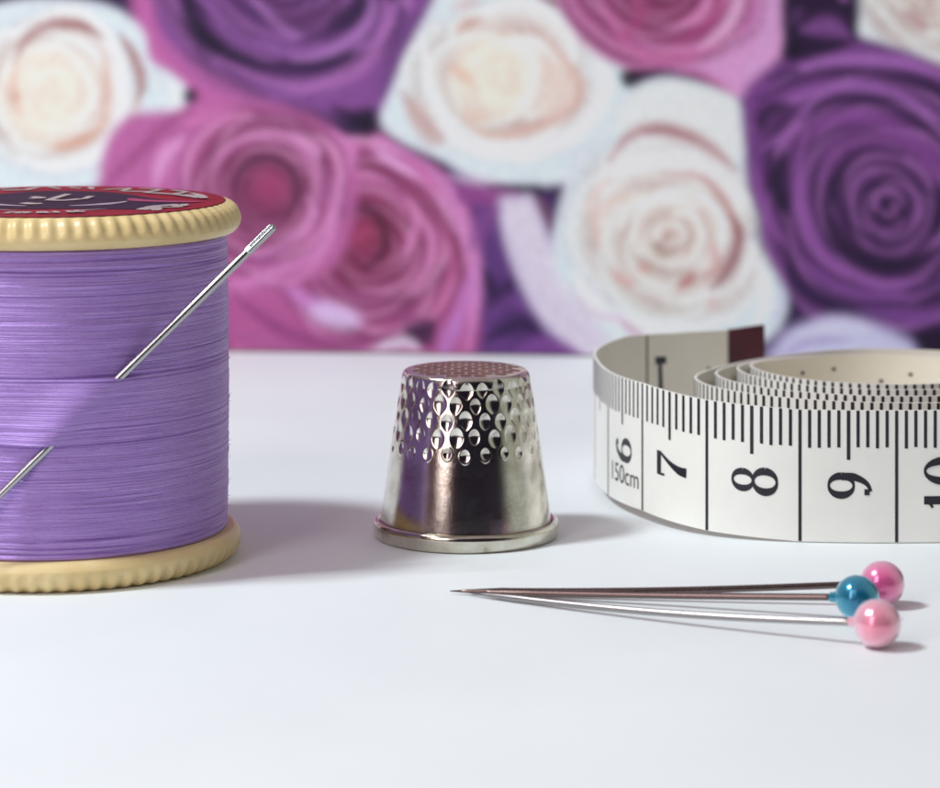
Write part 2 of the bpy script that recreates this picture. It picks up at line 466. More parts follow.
stroke([(424,40),(428,90),(452,132),(490,152),(550,146),(596,112),(608,70),(580,30)], (230,238,240), 12, .8)
stroke([(540,156),(580,152),(570,166)], (202,204,212), 7, .6)
stroke([(452,8),(480,2)], (206,170,168), 8, .7)
stroke([(536,-4),(552,2),(558,8)], (150,70,92), 6, .85)
stroke([(450,176),(490,188),(530,192)], (206,180,204), 9, .7)
fill([(486,186),(520,184),(542,186),(540,196),(512,196)], GAP, 5, alpha=.9)
fill([(460,186),(500,188),(520,196),(500,206),(462,204)], (150,56,142), 6, alpha=.9)
fill(blob(630,78,10,0), (26,16,44), 5, alpha=.95)
# pink rose, top right of centre
fill([(566,-60),(578,4),(604,34),(634,62),(668,70),(700,78),(742,100),(768,72),(784,44),(786,-20),(780,-90),(640,-120)], (206,140,196), 7)
fill([(570,-60),(582,4),(612,40),(660,66),(712,52),(736,20),(744,-50),(660,-110)], (190,66,140), 9)
rose2(666, -18, 112, 98, **RK, seed=8, n=18, shade=.5)
fill(blob(662,-10,40,0), (134,36,92), 28, alpha=.5)
stroke([(704,-20),(706,4),(692,20),(672,28)], (210,124,182), 7, .8)
stroke([(716,-30),(720,0),(706,24),(676,40)], (180,54,126), 7, .8)
stroke([(600,10),(640,52),(680,58),(716,44)], (200,96,164), 10, .7)
stroke([(734,-30),(738,0),(726,26),(700,48)], (216,164,206), 9, .85)
stroke([(752,-20),(752,14),(738,40)], (184,100,168), 7, .75)
stroke([(770,-20),(772,20),(756,60),(740,84)], (202,146,200), 12, .8)
stroke([(676,72),(704,76),(736,96)], (172,52,120), 5, .7)
stroke([(622,40),(640,16),(632,-10)], (180,50,122), 8, .5)
# white rose, centre right
fill([(498,206),(518,196),(536,200),(560,260),(600,320),(640,356),(600,366),(548,330),(516,276)], (206,196,214), 7, rim=(190,176,204), rimw=10)
fill([(562,196),(576,158),(604,130),(624,96),(660,78),(706,86),(740,104),(746,140),(748,176),(762,214),(782,250),(786,300),(770,334),(720,352),(640,356),(586,316),(552,262)], W1, 6, rim=(208,214,224), rimw=12)
fill([(626,100),(660,82),(704,88),(738,106),(742,150),(720,160),(660,132),(620,134)], (216,222,220), 8)
rose2(666, 236, 112, 112, **RW, seed=27, n=15, shade=.32, clip=.98)
stroke([(608,160),(630,136),(656,128),(690,136),(716,152),(734,170)], (176,116,122), 10, .85)
stroke([(640,132),(664,130),(700,140)], (160,96,106), 6, .6)
stroke([(592,210),(606,178),(640,160),(690,160),(726,186),(740,216)], (232,240,240), 10, .8)
stroke([(660,172),(700,176),(720,194),(732,220),(734,240)], (192,138,136), 7, .8)
stroke([(586,220),(598,190),(618,174)], (216,180,170), 8, .6)
stroke([(600,250),(596,222),(610,202),(640,194)], (220,190,178), 8, .7)
stroke([(730,212),(738,232),(732,258),(722,276),(710,288)], (148,70,82), 9, .9)
stroke([(712,240),(716,262),(704,280)], (196,130,128), 7, .7)
stroke([(676,286),(688,278),(694,270)], (178,82,84), 7, .9)
stroke([(612,268),(624,280),(636,284)], (204,146,140), 7, .8)
stroke([(640,262),(646,272)], (198,132,126), 7, .8)
stroke([(648,214),(662,218),(672,232)], (214,200,190), 7, .6)
stroke([(620,230),(632,206),(664,196),(700,206)], (236,238,232), 8, .7)
stroke([(706,296),(716,306)], (210,170,170), 8, .7)
stroke([(574,272),(592,300),(624,322),(664,330),(704,322)], (234,240,242), 12, .7)
stroke([(570,284),(590,312),(618,318),(634,330)], (204,180,200), 7, .8)
stroke([(620,320),(636,332),(648,344)], (188,140,164), 7, .8)
stroke([(750,240),(764,270),(762,306),(744,332)], (232,238,240), 10, .6)
stroke([(744,236),(756,234),(764,250)], (192,186,206), 6, .7)
stroke([(776,250),(782,290),(770,322)], (190,192,216), 7, .8)
stroke([(536,196),(546,212),(552,230)], (120,72,100), 7, .85)
stroke([(500,212),(520,262),(556,312),(600,346)], (198,188,210), 10, .6)
stroke([(484,272),(500,300),(512,280)], (44,22,70), 14, .85)
stroke([(470,250),(486,220),(500,210)], (140,66,150), 14, .7)
stroke([(488,340),(520,324),(540,332)], (52,26,80), 14, .9)
stroke([(510,356),(548,344),(590,360)], (136,62,156), 10, .75)
stroke([(490,318),(510,300),(524,310)], (118,58,146), 9, .7)
stroke([(486,356),(510,338)], (110,54,138), 10, .7)
# white rose, upper right corner
fill([(852,-60),(852,10),(858,36),(892,46),(930,62),(990,70),(1010,-10),(960,-80)], (224,230,230), 6, rim=(210,216,222), rimw=10)
rose2(925, 0, 75, 66, **RW, seed=3, n=14, shade=.4, clip=.95)
stroke([(900,10),(914,22),(922,30)], (178,122,124), 8, .8)
stroke([(926,4),(932,20)], (206,176,172), 8, .6)
# purple rose, right
fill([(742,96),(770,66),(820,44),(870,42),(930,62),(990,110),(1010,220),(980,320),(900,322),(850,312),(796,290),(780,248),(752,200),(744,150)], (122,54,140), 7)
rose2(882, 202, 138, 142, **RP, seed=17, n=22, shade=.75)
fill([(786,-20),(850,-20),(850,40),(800,60),(784,50)], (46,22,66), 6)
stroke([(800,30),(826,26),(846,36)], (140,72,158), 14, .8)
stroke([(800,8),(790,24)], (104,52,120), 10, .6)
stroke([(836,-4),(846,-2)], (170,100,180), 7, .7)
fill(blob(790,50,9,0), (34,18,52), 6, alpha=.9)
stroke([(768,90),(800,70),(840,60),(900,62),(950,80)], (170,100,188), 9, .8)
stroke([(756,100),(784,84),(820,72),(860,72),(910,82),(950,100)], (52,24,74), 8, .75)
stroke([(766,80),(788,72),(800,72)], (50,26,76), 7, .7)
stroke([(752,128),(790,100),(840,86),(890,92),(940,118)], (158,88,178), 9, .85)
stroke([(756,130),(766,112),(788,104)], (38,20,60), 11, .9)
stroke([(758,150),(790,128),(812,100)], (160,88,178), 6, .7)
stroke([(800,120),(830,100),(870,100),(910,116),(944,150)], (52,22,74), 8, .85)
stroke([(870,70),(920,82),(950,96)], (46,22,70), 8, .7)
stroke([(800,140),(830,118),(880,122),(930,160),(948,200)], (140,62,156), 12, .75)
stroke([(782,206),(776,176),(782,152)], (32,18,56), 13, .95)
stroke([(776,190),(786,212)], (36,20,58), 10, .8)
stroke([(752,160),(764,210),(786,246)], (150,74,166), 8, .75)
stroke([(806,130),(796,170),(802,212),(824,256),(870,280),(920,276)], (152,78,170), 10, .8)
stroke([(822,200),(838,240),(866,258),(904,260),(936,244)], (34,16,58), 12, .95)
stroke([(834,210),(830,186),(840,170)], (44,20,66), 9, .9)
stroke([(822,180),(830,150),(866,136),(906,146),(930,180)], (128,56,144), 10, .7)
stroke([(842,150),(872,146),(900,156)], (86,36,106), 7, .7)
stroke([(930,180),(940,205),(930,232)], (40,18,64), 9, .9)
stroke([(786,262),(800,286),(850,304),(900,302)], (44,20,72), 14, .85)
stroke([(800,256),(840,286),(900,292),(950,276)], (136,66,160), 8, .75)
stroke([(900,290),(930,280),(950,270)], (62,30,90), 8, .7)
stroke([(856,306),(910,312),(960,310)], (130,64,158), 10, .7)
fill([(770,372),(776,336),(800,320),(840,312),(880,322),(912,340),(926,372)], (190,190,218), 8, rim=(172,160,202), rimw=14)
stroke([(780,352),(810,338),(850,336)], (150,120,180), 6, .6)
stroke([(790,334),(830,320),(870,324)], (206,204,226), 9, .6)
fill([(912,330),(950,322),(960,380),(930,370)], (42,18,60), 7)

# paper weave / print mottling
def gblur(a, sg):
    r = int(sg*3)+1; x = np.arange(-r, r+1); kx = np.exp(-x*x/(2*sg*sg)); kx /= kx.sum()
    for axn in (0, 1):
        pd = [(0,0)]*3; pd[axn] = (r, r); b = np.pad(a, pd, mode='edge'); o = np.zeros_like(a)
        for i, kv in enumerate(kx):
            sl_ = [slice(None)]*3; sl_[axn] = slice(i, i+a.shape[axn]); o += kv*b[tuple(sl_)]
        a = o
    return a
IMG = gblur(IMG, .9)
IMG *= (1+.05*rng.standard_normal(IMG.shape[:2]))[..., None]
g_ = IMG.mean(-1, keepdims=True); IMG = g_+(IMG-g_)*.92
pk_ = np.clip((IMG[...,0:1]-IMG[...,1:2])/(IMG[...,0:1]+1e-4)-.3, 0, .5)*.12; IMG = IMG*(1-pk_)+IMG.mean(-1, keepdims=True)*pk_
lum = IMG.max(-1, keepdims=True); IMG = IMG*np.clip(.50+.74*lum**.5, .48, 1.06)
IMG = np.clip(IMG*1.12, 0, .85)

# plane: photo pixel -> position on the sheet (table edge runs along pixel row 354 at the middle)
BD_D = 41.2; BD_S = 1/72.1; BD_ROT = math.radians(-5)
bx = (GX-470)*BD_S; bz = (356-GY)*BD_S
ca, sa = math.cos(BD_ROT), math.sin(BD_ROT)
curl = .0*bz
VX = bx*ca; VY = BD_D+bx*sa+curl
Vb = np.stack([VX, VY, bz], -1).reshape(-1, 3)
keep = (356-Y0)
def mat_print():
    k = NT('rose_printed_paper')
    at = k.n('ShaderNodeVertexColor', _layer_name='print')
    k.l(at.outputs['Color'], k.b.inputs['Base Color'])
    k.set(Roughness=.6, Specular__IOR__Level=.25)
    k.l(k.bump(k.noise(k.coords(), 28, 3), .15, .01), k.b.inputs['Normal'])
    return k.m
rows = int((356-Y0)/ST)+1
Vb = np.stack([VX[:rows], VY[:rows], np.maximum(bz[:rows], .002)], -1).reshape(-1, 3)
bd = mesh_obj('rose_print_backdrop', Vb, grid_faces(rows, NXp), mat_print())
ca_ = bd.data.color_attributes.new('print', 'FLOAT_COLOR', 'POINT')
cc = np.ones((rows*NXp, 4), np.float32); cc[:, :3] = IMG[:rows].reshape(-1, 3)
ca_.data.foreach_set('color', cc.ravel())
tag(bd, 'paper backdrop printed with blurred purple, pink and white roses standing behind the white table', 'backdrop')

# ------------------------------------------------------------------ thread spool
SX, SY = -3.93, 28.06
spool = thing('thread_spool', 'cream spool of lilac thread with a red paper label on top, pierced by a needle', 'spool', (SX, SY, 0))
RF = 1.763
NR = 74
def ridges(zc, sgn):
    def f(t, r, z):
        if r < 1.0: return r, z
        k = (z-zc)*sgn                       # 0 at flange inner face, rises to its outer edge
        w = max(0, min(1, (k-.08)/.10))
        w *= max(0, min(1, (r-1.60)/.08))
        s = .5+.5*math.cos(NR*(t+.25*k*0+ (k*.07)))
        return r-.024*w*(1-s**1.0), z-sgn*.012*w*(1-s)
    return f
def flange_prof(z0, z1, sgn):
    # z0 inner face (thread side), z1 outer face
    h = z1-z0
    P = [(1.2, z0), (1.66, z0+.00*h), (1.70, z0+.03*h)]
    P += [(RF-.028, z0+.14*h), (RF-.006, z0+.27*h), (RF, z0+.42*h), (RF-.004, z0+.55*h), (RF-.015, z0+.68*h), (RF-.034, z0+.80*h), (RF-.062, z0+.90*h), (RF-.095, z0+.965*h), (RF-.125, z0+h), (1.55, z0+h), (.35, z0+h), (.35, z0+.4*h)]
    Q = [P[0]]
    for a, b in zip(P, P[1:]):
        m = 3 if a[0] > 1.5 and b[0] > 1.5 else 1
        for q in range(1, m+1): Q.append((a[0]+(b[0]-a[0])*q/m, a[1]+(b[1]-a[1])*q/m))
    return Q
fl = lathe('top_flange', flange_prof(3.045, 3.335, 1), M_CREAM, spool, 740, ridges(3.045, 1))
fb = lathe('bottom_flange', flange_prof(.275, .003, -1), M_CREAM, spool, 740, ridges(.275, -1))
fb.data.flip_normals()

# wound thread: real grooves, plus the strip of thread that the needle lifts
NA = Vector((-3.93+.477, 0, 0)); 
zA = 5.9-(378+70)/2970*26.575; zB = 5.9-(446+70)/2970*26.425
xA = .70; xB = .134        # relative to the spool axis
NT_, NZ = 380, 760
zz = np.linspace(.262, 3.058, NZ); th = np.linspace(0, 2*PI, NT_, endpoint=False)
TH, ZZ = np.meshgrid(th, zz)
def smooth_noise(n, k):
    a = rng.standard_normal(n+4*k); w = np.hanning(2*k+1); w /= w.sum()
    return np.convolve(a, w, 'same')[2*k:2*k+n]
pitch = .019
drift = np.cumsum(rng.standard_normal(NZ)*.05); 
tl1 = smooth_noise(NZ, 40)*.10; tl2 = smooth_noise(NZ, 14)*.06
slope = ZZ + (tl1[:,None])*np.sin(TH+.7) + tl2[:,None]*.4*np.sin(2*TH+1.1)
ph = slope/pitch*2*PI
prof = np.abs(np.sin(ph/2))
lev = np.interp(slope.ravel(), zz, smooth_noise(NZ, 3)*1.0).reshape(slope.shape)
lev2 = np.interp((slope+.012*np.sin(TH*3+2)).ravel(), zz, smooth_noise(NZ, 9)).reshape(slope.shape)
disp = .0050*prof + .0034*lev + .006*lev2
# a few deep gaps between layers of winding
for (zc, dep, wd, tilt) in [(2.93,.022,.012,.02),(2.86,.02,.010,-.015),(2.79,.014,.009,.03),(2.62,.012,.008,.01),(2.40,.012,.008,.03),(2.10,.010,.007,-.02),
      (zA+.015,.022,.010,.0),(zA-.028,.016,.008,.006),(zA+.05,.012,.008,.008),(zB-.01,.016,.008,.012),(1.42,.010,.007,.03),(1.02,.010,.008,-.02),(.80,.010,.007,.04),
      (.44,.024,.012,.02),(.39,.018,.010,-.01),(.335,.02,.012,.0)]:
    disp -= .75*dep*np.exp(-((ZZ-zc-tilt*np.sin(TH+2.2))/wd)**2)
xr = 1.64*np.cos(TH); front = np.sin(TH) < 0
xn = xB+(ZZ-zB)/(zA-zB)*(xA-xB)
band = sm((ZZ-zB+.012)/.024)*sm((zA+.012-ZZ)/.024)
disp += np.where(front, band*.092*np.exp(-((xr-xn)/np.where(xr < xn, .32, .16))**2), 0)
RR = 1.632+disp + .012*np.sin((ZZ-.26)/2.8*PI) 
edge = np.minimum(sm((ZZ-.25)/.05), sm((3.07-ZZ)/.05)); RR = RR-.05*(1-edge)
Vt = np.stack([RR*np.cos(TH), RR*np.sin(TH), ZZ], -1).reshape(-1, 3)
thread = mesh_obj('thread_winding', Vt, grid_faces(NZ, NT_, True), M_THREAD, spool)
# loose fibres standing off the winding
V = []; F = []
for i in range(420):
    t = random.uniform(PI*.9, PI*2.1); z = random.uniform(.3, 3.03); r = 1.645
    p0 = Vector((r*math.cos(t), r*math.sin(t), z)); nrm = Vector((math.cos(t), math.sin(t), 0)); tan = Vector((-math.sin(t), math.cos(t), 0))
    ln = random.uniform(.03, .09); d = random.choice((-1, 1)); h = random.uniform(.004, .022); u = random.uniform(-.02, .03)
    pts = [p0, p0+tan*d*ln*.5+nrm*(h+.006)+Vector((0,0,u*.4)), p0+tan*d*ln+nrm*(h*.9+ln*ln*.3)+Vector((0,0,u))]
    v, f = tube_data(pts, [.0016, .0014, .0007], 4)
    o = len(V); V += v; F += [tuple(q+o for q in a) for a in f]
lf = mesh_obj('loose_fibres', V, F, mat_plain('lilac_fibre', (.36,.22,.60), .6), spool); lf['kind'] = 'stuff'
# paper label
ZL = 3.342
def disc(name, r, z, mat, parent, n=128, r0=.0):
    V = [(0, 0, z)]+[(r*math.cos(2*PI*i/n), r*math.sin(2*PI*i/n), z) for i in range(n)]
    F = [(0, i+1, (i+1) % n+1) for i in range(n)]
    return mesh_obj(name, V, F, mat, parent, False)
label = disc('paper_label', 1.615, ZL, M_RED, spool)
def strip(pts, widths, z):
    """flat stroke in the xy plane -> verts, faces"""
    P = np.array(pts, float); n = len(P); V = []; F = []
    w = np.interp(np.linspace(0, 1, n), np.linspace(0, 1, len(widths)), widths)
    T = np.gradient(P, axis=0); T /= np.linalg.norm(T, axis=1)[:, None]+1e-9
    for i in range(n):
        nx, ny = -T[i,1], T[i,0]
        V += [(P[i,0]+nx*w[i]/2, P[i,1]+ny*w[i]/2, z), (P[i,0]-nx*w[i]/2, P[i,1]-ny*w[i]/2, z)]
    for i in range(n-1): F.append((2*i, 2*i+1, 2*i+3, 2*i+2))
    return V, F
def poly(name, pts, z, mat, parent):
    P = [(x, y, z) for x, y in pts]
    return mesh_obj(name, P, [tuple(range(len(P)))], mat, parent, False)
# dark bow-tie field: broad points left and right, emblem in the middle
bow = [(-1.52,-.20),(-1.1,-.55),(-.7,-.78),(-.2,-.86),(.3,-.84),(.75,-.90),(1.12,-.80),(1.06,-.55),(1.25,-.30),(1.40,-.16),(1.10,.02),(.85,.30),(.55,.75),(.2,.98),(-.3,.98),(-.62,.70),(-1.0,.35),(-1.35,.12)]
poly('dark_field', [tuple(p) for p in catmull(bow, 5, True)], ZL+.003, M_NAVY, label)
red_in = [(.70,.20),(1.0,-.02),(1.42,-.12),(1.30,-.22),(.95,-.16),(.72,-.05)]
poly('magenta_wedge', [tuple(p) for p in catmull(red_in, 4, True)], ZL+.006, M_ROSEINK, label)
poly('magenta_wedge', [tuple(p) for p in catmull([(-.70,.20),(-1.0,.12),(-1.45,.0),(-1.3,-.25),(-.95,-.30),(-.72,-.1)], 4, True)], ZL+.006, M_ROSEINK, label)
def letter_mesh(name, strokes, z, mat, parent):
    V = []; F = []
    for i, (pts, w) in enumerate(strokes):
        p = catmull(pts, 6) if len(pts) > 2 else np.array([np.array(pts[0])+(np.array(pts[1])-np.array(pts[0]))*q/6 for q in range(7)])
        v, f = strip(p, w, z+i*.0006); o = len(V); V += v; F += [tuple(q+o for q in a) for a in f]
    return mesh_obj(name, V, F, mat, parent, False)
# oval emblem and its white marks
letter_mesh('emblem_ring', [([(.72*math.cos(a), .06+.66*math.sin(a)) for a in np.linspace(PI*1.10, PI*1.42, 10)], [.03,.13,.05])], ZL+.006, M_GREY, label)
letter_mesh('emblem_ring', [([(.72*math.cos(a), .06+.66*math.sin(a)) for a in np.linspace(PI*1.60, PI*1.92, 10)], [.05,.14,.03])], ZL+.006, M_GREY, label)
letter_mesh('emblem_mark', [([(.05,.62),(-.02,.20),(-.05,-.06)], [.075,.085,.075]), ([(-.03,-.02),(.10,-.05),(.24,.10)], [.12,.10,.10])], ZL+.009, M_WHITE, label)
letter_mesh('emblem_mark', [([(.30,.40),(.27,.10)], [.075,.065])], ZL+.009, M_WHITE, label)
letter_mesh('emblem_mark', [([(-.26,.36),(-.17,.22),(-.25,.12)], [.06,.14,.05])], ZL+.009, M_WHITE, label)
letter_mesh('emblem_mark', [([(-.25,-.30),(-.15,-.38),(-.06,-.36)], [.10,.16,.08])], ZL+.009, M_WHITE, label)
# white script curving along the far side and the near side of the label (worn, not legible)
def on_arc(r, a): return (r*math.cos(math.radians(a)), r*math.sin(math.radians(a)))
far = []
for (a0, a1, ra, rb, w) in [(74,66,1.18,1.42,.10),(66,62,1.42,1.10,.09),(60,46,1.08,1.22,.11),(62,50,1.42,1.45,.08),(52,46,1.45,1.12,.09),(46,30,1.10,1.22,.12),(47,34,1.46,1.44,.09),(36,28,1.44,1.18,.10),
       (30,8,1.20,1.36,.12),(30,10,1.42,1.42,.10),(24,6,1.30,1.42,.14)]:
    far.append(([on_arc(ra+(rb-ra)*q/4, a0+(a1-a0)*q/4) for q in range(5)], [w*.45, w*.85, w*.6]))
letter_mesh('lettering', far, ZL+.006, M_WHITE, label)
farl = []
for k, (a0, a1, ra, rb, w) in enumerate([(80,84,1.2,1.45,.08),(86,92,1.25,1.4,.09),(95,100,1.2,1.45,.08),(104,112,1.42,1.15,.10),(110,122,1.15,1.25,.11),(112,126,1.44,1.42,.08),(126,132,1.44,1.12,.10),(132,150,1.12,1.24,.11),(132,152,1.44,1.42,.09)]):
    farl.append(([on_arc(ra+(rb-ra)*q/4, a0+(a1-a0)*q/4) for q in range(5)], [w*.45, w*.85, w*.6]))
letter_mesh('lettering', farl, ZL+.006, M_WHITE, label)
near = []
for (a0, a1, ra, rb, w) in [(-46,-33,1.33,1.22,.16),(-44,-36,1.48,1.30,.10),(-40,-28,1.24,1.18,.12),(-36,-30,1.18,1.46,.08),(-30,-20,1.20,1.30,.12),(-30,-24,1.46,1.28,.09),(-26,-18,1.42,1.34,.08)]:
    near.append(([on_arc(ra+(rb-ra)*q/4, a0+(a1-a0)*q/4) for q in range(5)], [w*.7, w*1.1, w*.7]))
letter_mesh('lettering', near, ZL+.006, M_WHITE, label)
mid = []
for a in (-101,-97,-93.5,-89,-86,-82,-76,-72):
    mid.append(([on_arc(1.16, a), on_arc(1.32, a+random.uniform(-2, 2))], [.05,.06]))
    mid.append(([on_arc(random.choice((1.16,1.32,1.24)), a), on_arc(1.24, a+2.4)], [.07,.05]))
letter_mesh('lettering', mid, ZL+.006, M_WHITE, label)
letter_mesh('pale_line', [([on_arc(1.02, a) for a in np.linspace(-120,-100,8)], [.01,.05,.01])], ZL+.006, M_GREY, label)
letter_mesh('pale_line', [([on_arc(1.06, a) for a in np.linspace(-78,-55,8)], [.01,.06,.01])], ZL+.006, M_GREY, label)

# ------------------------------------------------------------------ needle
def world_pt(px, py, d):
    z = CAM_H-(py+70)/2970*d
    return Vector(((px-470)/FPX*d, d, z))
def at_height(px, py, z): return world_pt(px, py, (CAM_H-z)/(py+70)*FPX)
pA = world_pt(107, 378, 26.572); pB = world_pt(43, 446, 26.425)
dirn = (pA-pB).normalized()
eye_end = world_pt(275, 225, 26.572+(275-107)/(107-43)*.147)
tip = pB - dirn*1.05
ax = (eye_end-tip).normalized(); LN = (eye_end-tip).length
needle = thing('sewing_needle', 'silver sewing needle stuck slantwise under the lilac thread, eye end upward', 'needle', tip)
r0 = .040; eyeL = .34
ss = [0, .05, .15, .35, .6, .9, 1.3, 1.8, 2.5, 3.2, LN-eyeL-.35, LN-eyeL-.1, LN-eyeL+.05]
rr = [.002, .008, .017, .029, .034, .038, r0, r0, r0, r0, r0, .039, .030]
sd_ = np.linspace(0, ss[-1], 260); rd_ = np.interp(sd_, ss, rr)
rd_ = np.convolve(np.r_[[rd_[0]]*6, rd_, [rd_[-1]]*6], np.ones(13)/13, 'valid')
V, F = tube_data([ax*float(s) for s in sd_], [float(r) for r in rd_], 28)
V = [Vector(v) for v in V]
# eye: a flattened loop, its slot turned half away from the viewer
view = (eye_end-Vector((0,0,CAM_H))).normalized()
side = ax.cross(view).normalized(); side = (side*.66+view*.75).normalized(); side = (side-ax*side.dot(ax)).normalized()
loop = []; c0 = LN-eyeL*.5-.018; hl = eyeL*.5; hw = .023
st_ = hl-hw; per = 4*st_+2*PI*hw
for i in range(120):                      # an even walk round a long oval
    u = per*i/120
    if u < 2*st_: a_, b_ = st_-u, hw
    elif u < 2*st_+PI*hw:
        w_ = (u-2*st_)/hw; a_, b_ = -st_-hw*math.sin(w_), hw*math.cos(w_)
    elif u < 4*st_+PI*hw: a_, b_ = -st_+(u-2*st_-PI*hw), -hw
    else:
        w_ = (u-4*st_-PI*hw)/hw; a_, b_ = st_+hw*math.sin(w_), -hw*math.cos(w_)
    loop.append(ax*(c0+a_)+side*b_)
n = 18; V2 = []
for i, p in enumerate(loop):
    t = (loop[(i+1) % 120]-loop[i-1]).normalized(); nb = ax.cross(side).normalized(); na = nb.cross(t).normalized()
    for j in range(n):
        w = 2*PI*j/n; V2.append(p+na*(.0165*math.cos(w))+nb*(.030*math.sin(w)))
F2 = []
for i in range(120):
    for j in range(n):
        a = i*n+j; b = i*n+(j+1) % n; c = ((i+1) % 120)*n+(j+1) % n; e = ((i+1) % 120)*n+j
        F2.append((a, b, c, e))
mesh_obj('shaft', V, F, M_NEEDLE, needle)
mesh_obj('eye', V2, F2, M_NEEDLE, needle)

# ------------------------------------------------------------------ thimble
thim = thing('thimble',  'silver metal thimble with dimpled sides standing on the white table beside the spool', 'thimble', (-.04, 28.95, 0))
zs = np.array([.13,.16,.30,.50,.80,1.10,1.35,1.50,1.56,1.595,1.618]); rs = np.array([.842,.842,.823,.795,.752,.706,.666,.640,.626,.608,.578])
NTm, NZm = 720, 300
zc = np.interp(np.linspace(0, 1, NZm), np.linspace(0, 1, 11), zs)
thim.scale = (.985, .985, 1)
z_l = np.concatenate([np.linspace(.13, 1.50, NZm-60), 1.50+.118*np.sin(np.linspace(.03, 1, 60)*PI/2)])
r_l = np.interp(z_l, zs[:8], rs[:8]); q = np.linspace(.03, 1, 60)
r_l[-60:] = .578+.062*np.cos(q*PI/2)**.8
rowsz = [1.505, 1.36, 1.21, 1.06, .905]; ND = 24
TH, ZZ = np.meshgrid(np.linspace(0, 2*PI, NTm, endpoint=False), z_l)
RB = np.repeat(r_l[:, None], NTm, 1); D = np.zeros_like(RB)
for i, zr in enumerate(rowsz):
    off = (.5 if i % 2 else 0)*2*PI/ND
    a = (TH-off) % (2*PI/ND); k = np.round((TH-off)/(2*PI/ND)).astype(int)
    a = np.minimum(a, 2*PI/ND-a)*np.where(((TH-off) % (2*PI/ND)) > PI/ND, -1, 1)
    jz = .012*np.sin(k*2.3+i*1.7); jx = .010*np.sin(k*4.1+i); js = 1+.10*np.sin(k*1.9+i*2.6)
    hx = .070*js*(.66 if i == 4 else 1); hz = .097*js*(.60 if i == 4 else 1)
    u = (a*RB+jx)/hx; w = (ZZ-zr-jz)/hz
    rho = (np.abs(u)**1.8+np.abs(w)**1.8)**(1/1.8)
    dep = .0165*(.75 if i == 4 else 1)
    D = np.minimum(D, -dep*np.clip(1-rho*rho, 0, 1)**1.25)
    D += (.002 if i == 4 else .006)*np.exp(-((rho-1.10)/.20)**2)
RB = RB+D
Vm = np.stack([RB*np.cos(TH), RB*np.sin(TH), ZZ], -1).reshape(-1, 3)
mesh_obj('body', Vm, grid_faces(NZm, NTm, True), M_THIM, thim)
# cap with its field of pits
nr, nt = 90, 480
V = []; hexs = []
g = .135
for i in range(-6, 7):
    for j in range(-6, 7):
        hexs.append((g*(i+.5*(j % 2)), g*.88*j))
hexs = np.array([h for h in hexs if math.hypot(*h) < .54])
rr_ = np.linspace(0.004, .580, nr); TT = np.linspace(0, 2*PI, nt, endpoint=False)
T2, R2 = np.meshgrid(TT, rr_); PX = R2*np.cos(T2); PY = R2*np.sin(T2)
base = 1.617+.026*(1-(R2/.58)**2)
dz = np.zeros_like(PX)
for h in hexs:
    d = np.hypot(PX-h[0], PY-h[1])/.064
    dz = np.minimum(dz, -.034*np.clip(1-d*d, 0, 1)**1.2)
Vc = np.stack([PX, PY, base+dz], -1).reshape(-1, 3)
F = grid_faces(nr, nt, True); F.append(tuple(range(nt)))
mesh_obj('cap', Vc, F, M_THIMTOP, thim)
# rolled rim, slightly out of true
rim_prof = [(.80,.006),(.880,.004),(.896,.008),(.905,.020),(.911,.045),(.916,.070),(.918,.095),(.914,.118),(.902,.133),(.884,.140),(.868,.138),(.856,.130),(.846,.118)]
Q = []
rim_prof = [(r, z*1.22) for r, z in rim_prof]
for a, b in zip(rim_prof, rim_prof[1:]):
    for q in range(3): Q.append((a[0]+(b[0]-a[0])*q/3, a[1]+(b[1]-a[1])*q/3))
Q.append(rim_prof[-1])
lathe('rolled_rim', Q, M_RIM, thim, 240, lambda t, r, z: (r*(1+.002*math.sin(3*t+1)+.0012*math.sin(11*t)), z+(.004*math.sin(2*t)+.0018*math.sin(9*t+2) if z > .05 else 0)))

# ------------------------------------------------------------------ tape measure
tape = thing('tape_measure', 'white tape measure coiled loosely on edge, black numbers outside, maroon tab at its end', 'tape measure', (4.43, 30.6, 0))
TW = 1.27
key = [(3.46,34.42),(3.2,34.3),(2.65,33.95),(2.02,33.38),(1.60,32.75),(1.38,32.05),(1.37,31.30),(1.47,30.45),(1.72,29.72),(2.04,29.20),(2.42,28.88),(2.85,28.70),(3.30,28.62),(3.85,28.57)]
path = [tuple(p) for p in catmull(key, 14)]
CX = 4.43
quads = []   # successive axis points of the coil: front, right, back, left, front...
fr = [28.58, 29.02, 29.44, 29.86, 30.20]; rt = [6.80, 6.50, 6.25, 6.02]; bk = [32.78, 32.62, 32.48, 32.36]; lf_ = [2.36, 2.60, 2.86, 3.02]
cyl = [30.68, 31.0, 31.38, 31.62]
for k in range(4):
    cR = 30.7
    for (xa, ya, xb, yb) in [(CX, fr[k], rt[k], cR), (rt[k], cR, CX, bk[k]), (CX, bk[k], lf_[k], cyl[k]), (lf_[k], cyl[k], CX, fr[k+1])]:
        for q in range(1, 25):
            t = q/24*PI/2
            if abs(xa-CX) < 1e-6:   # leaving a front/back point: x grows like sin, y like cos
                e_ = 1.38 if xb < CX else 1.0
                path.append((CX+(xb-CX)*math.sin(t)**e_, yb+(ya-yb)*max(0, math.cos(t))**e_))
            else:
                path.append((CX+(xa-CX)*math.cos(t), ya+(yb-ya)*math.sin(t)))
        
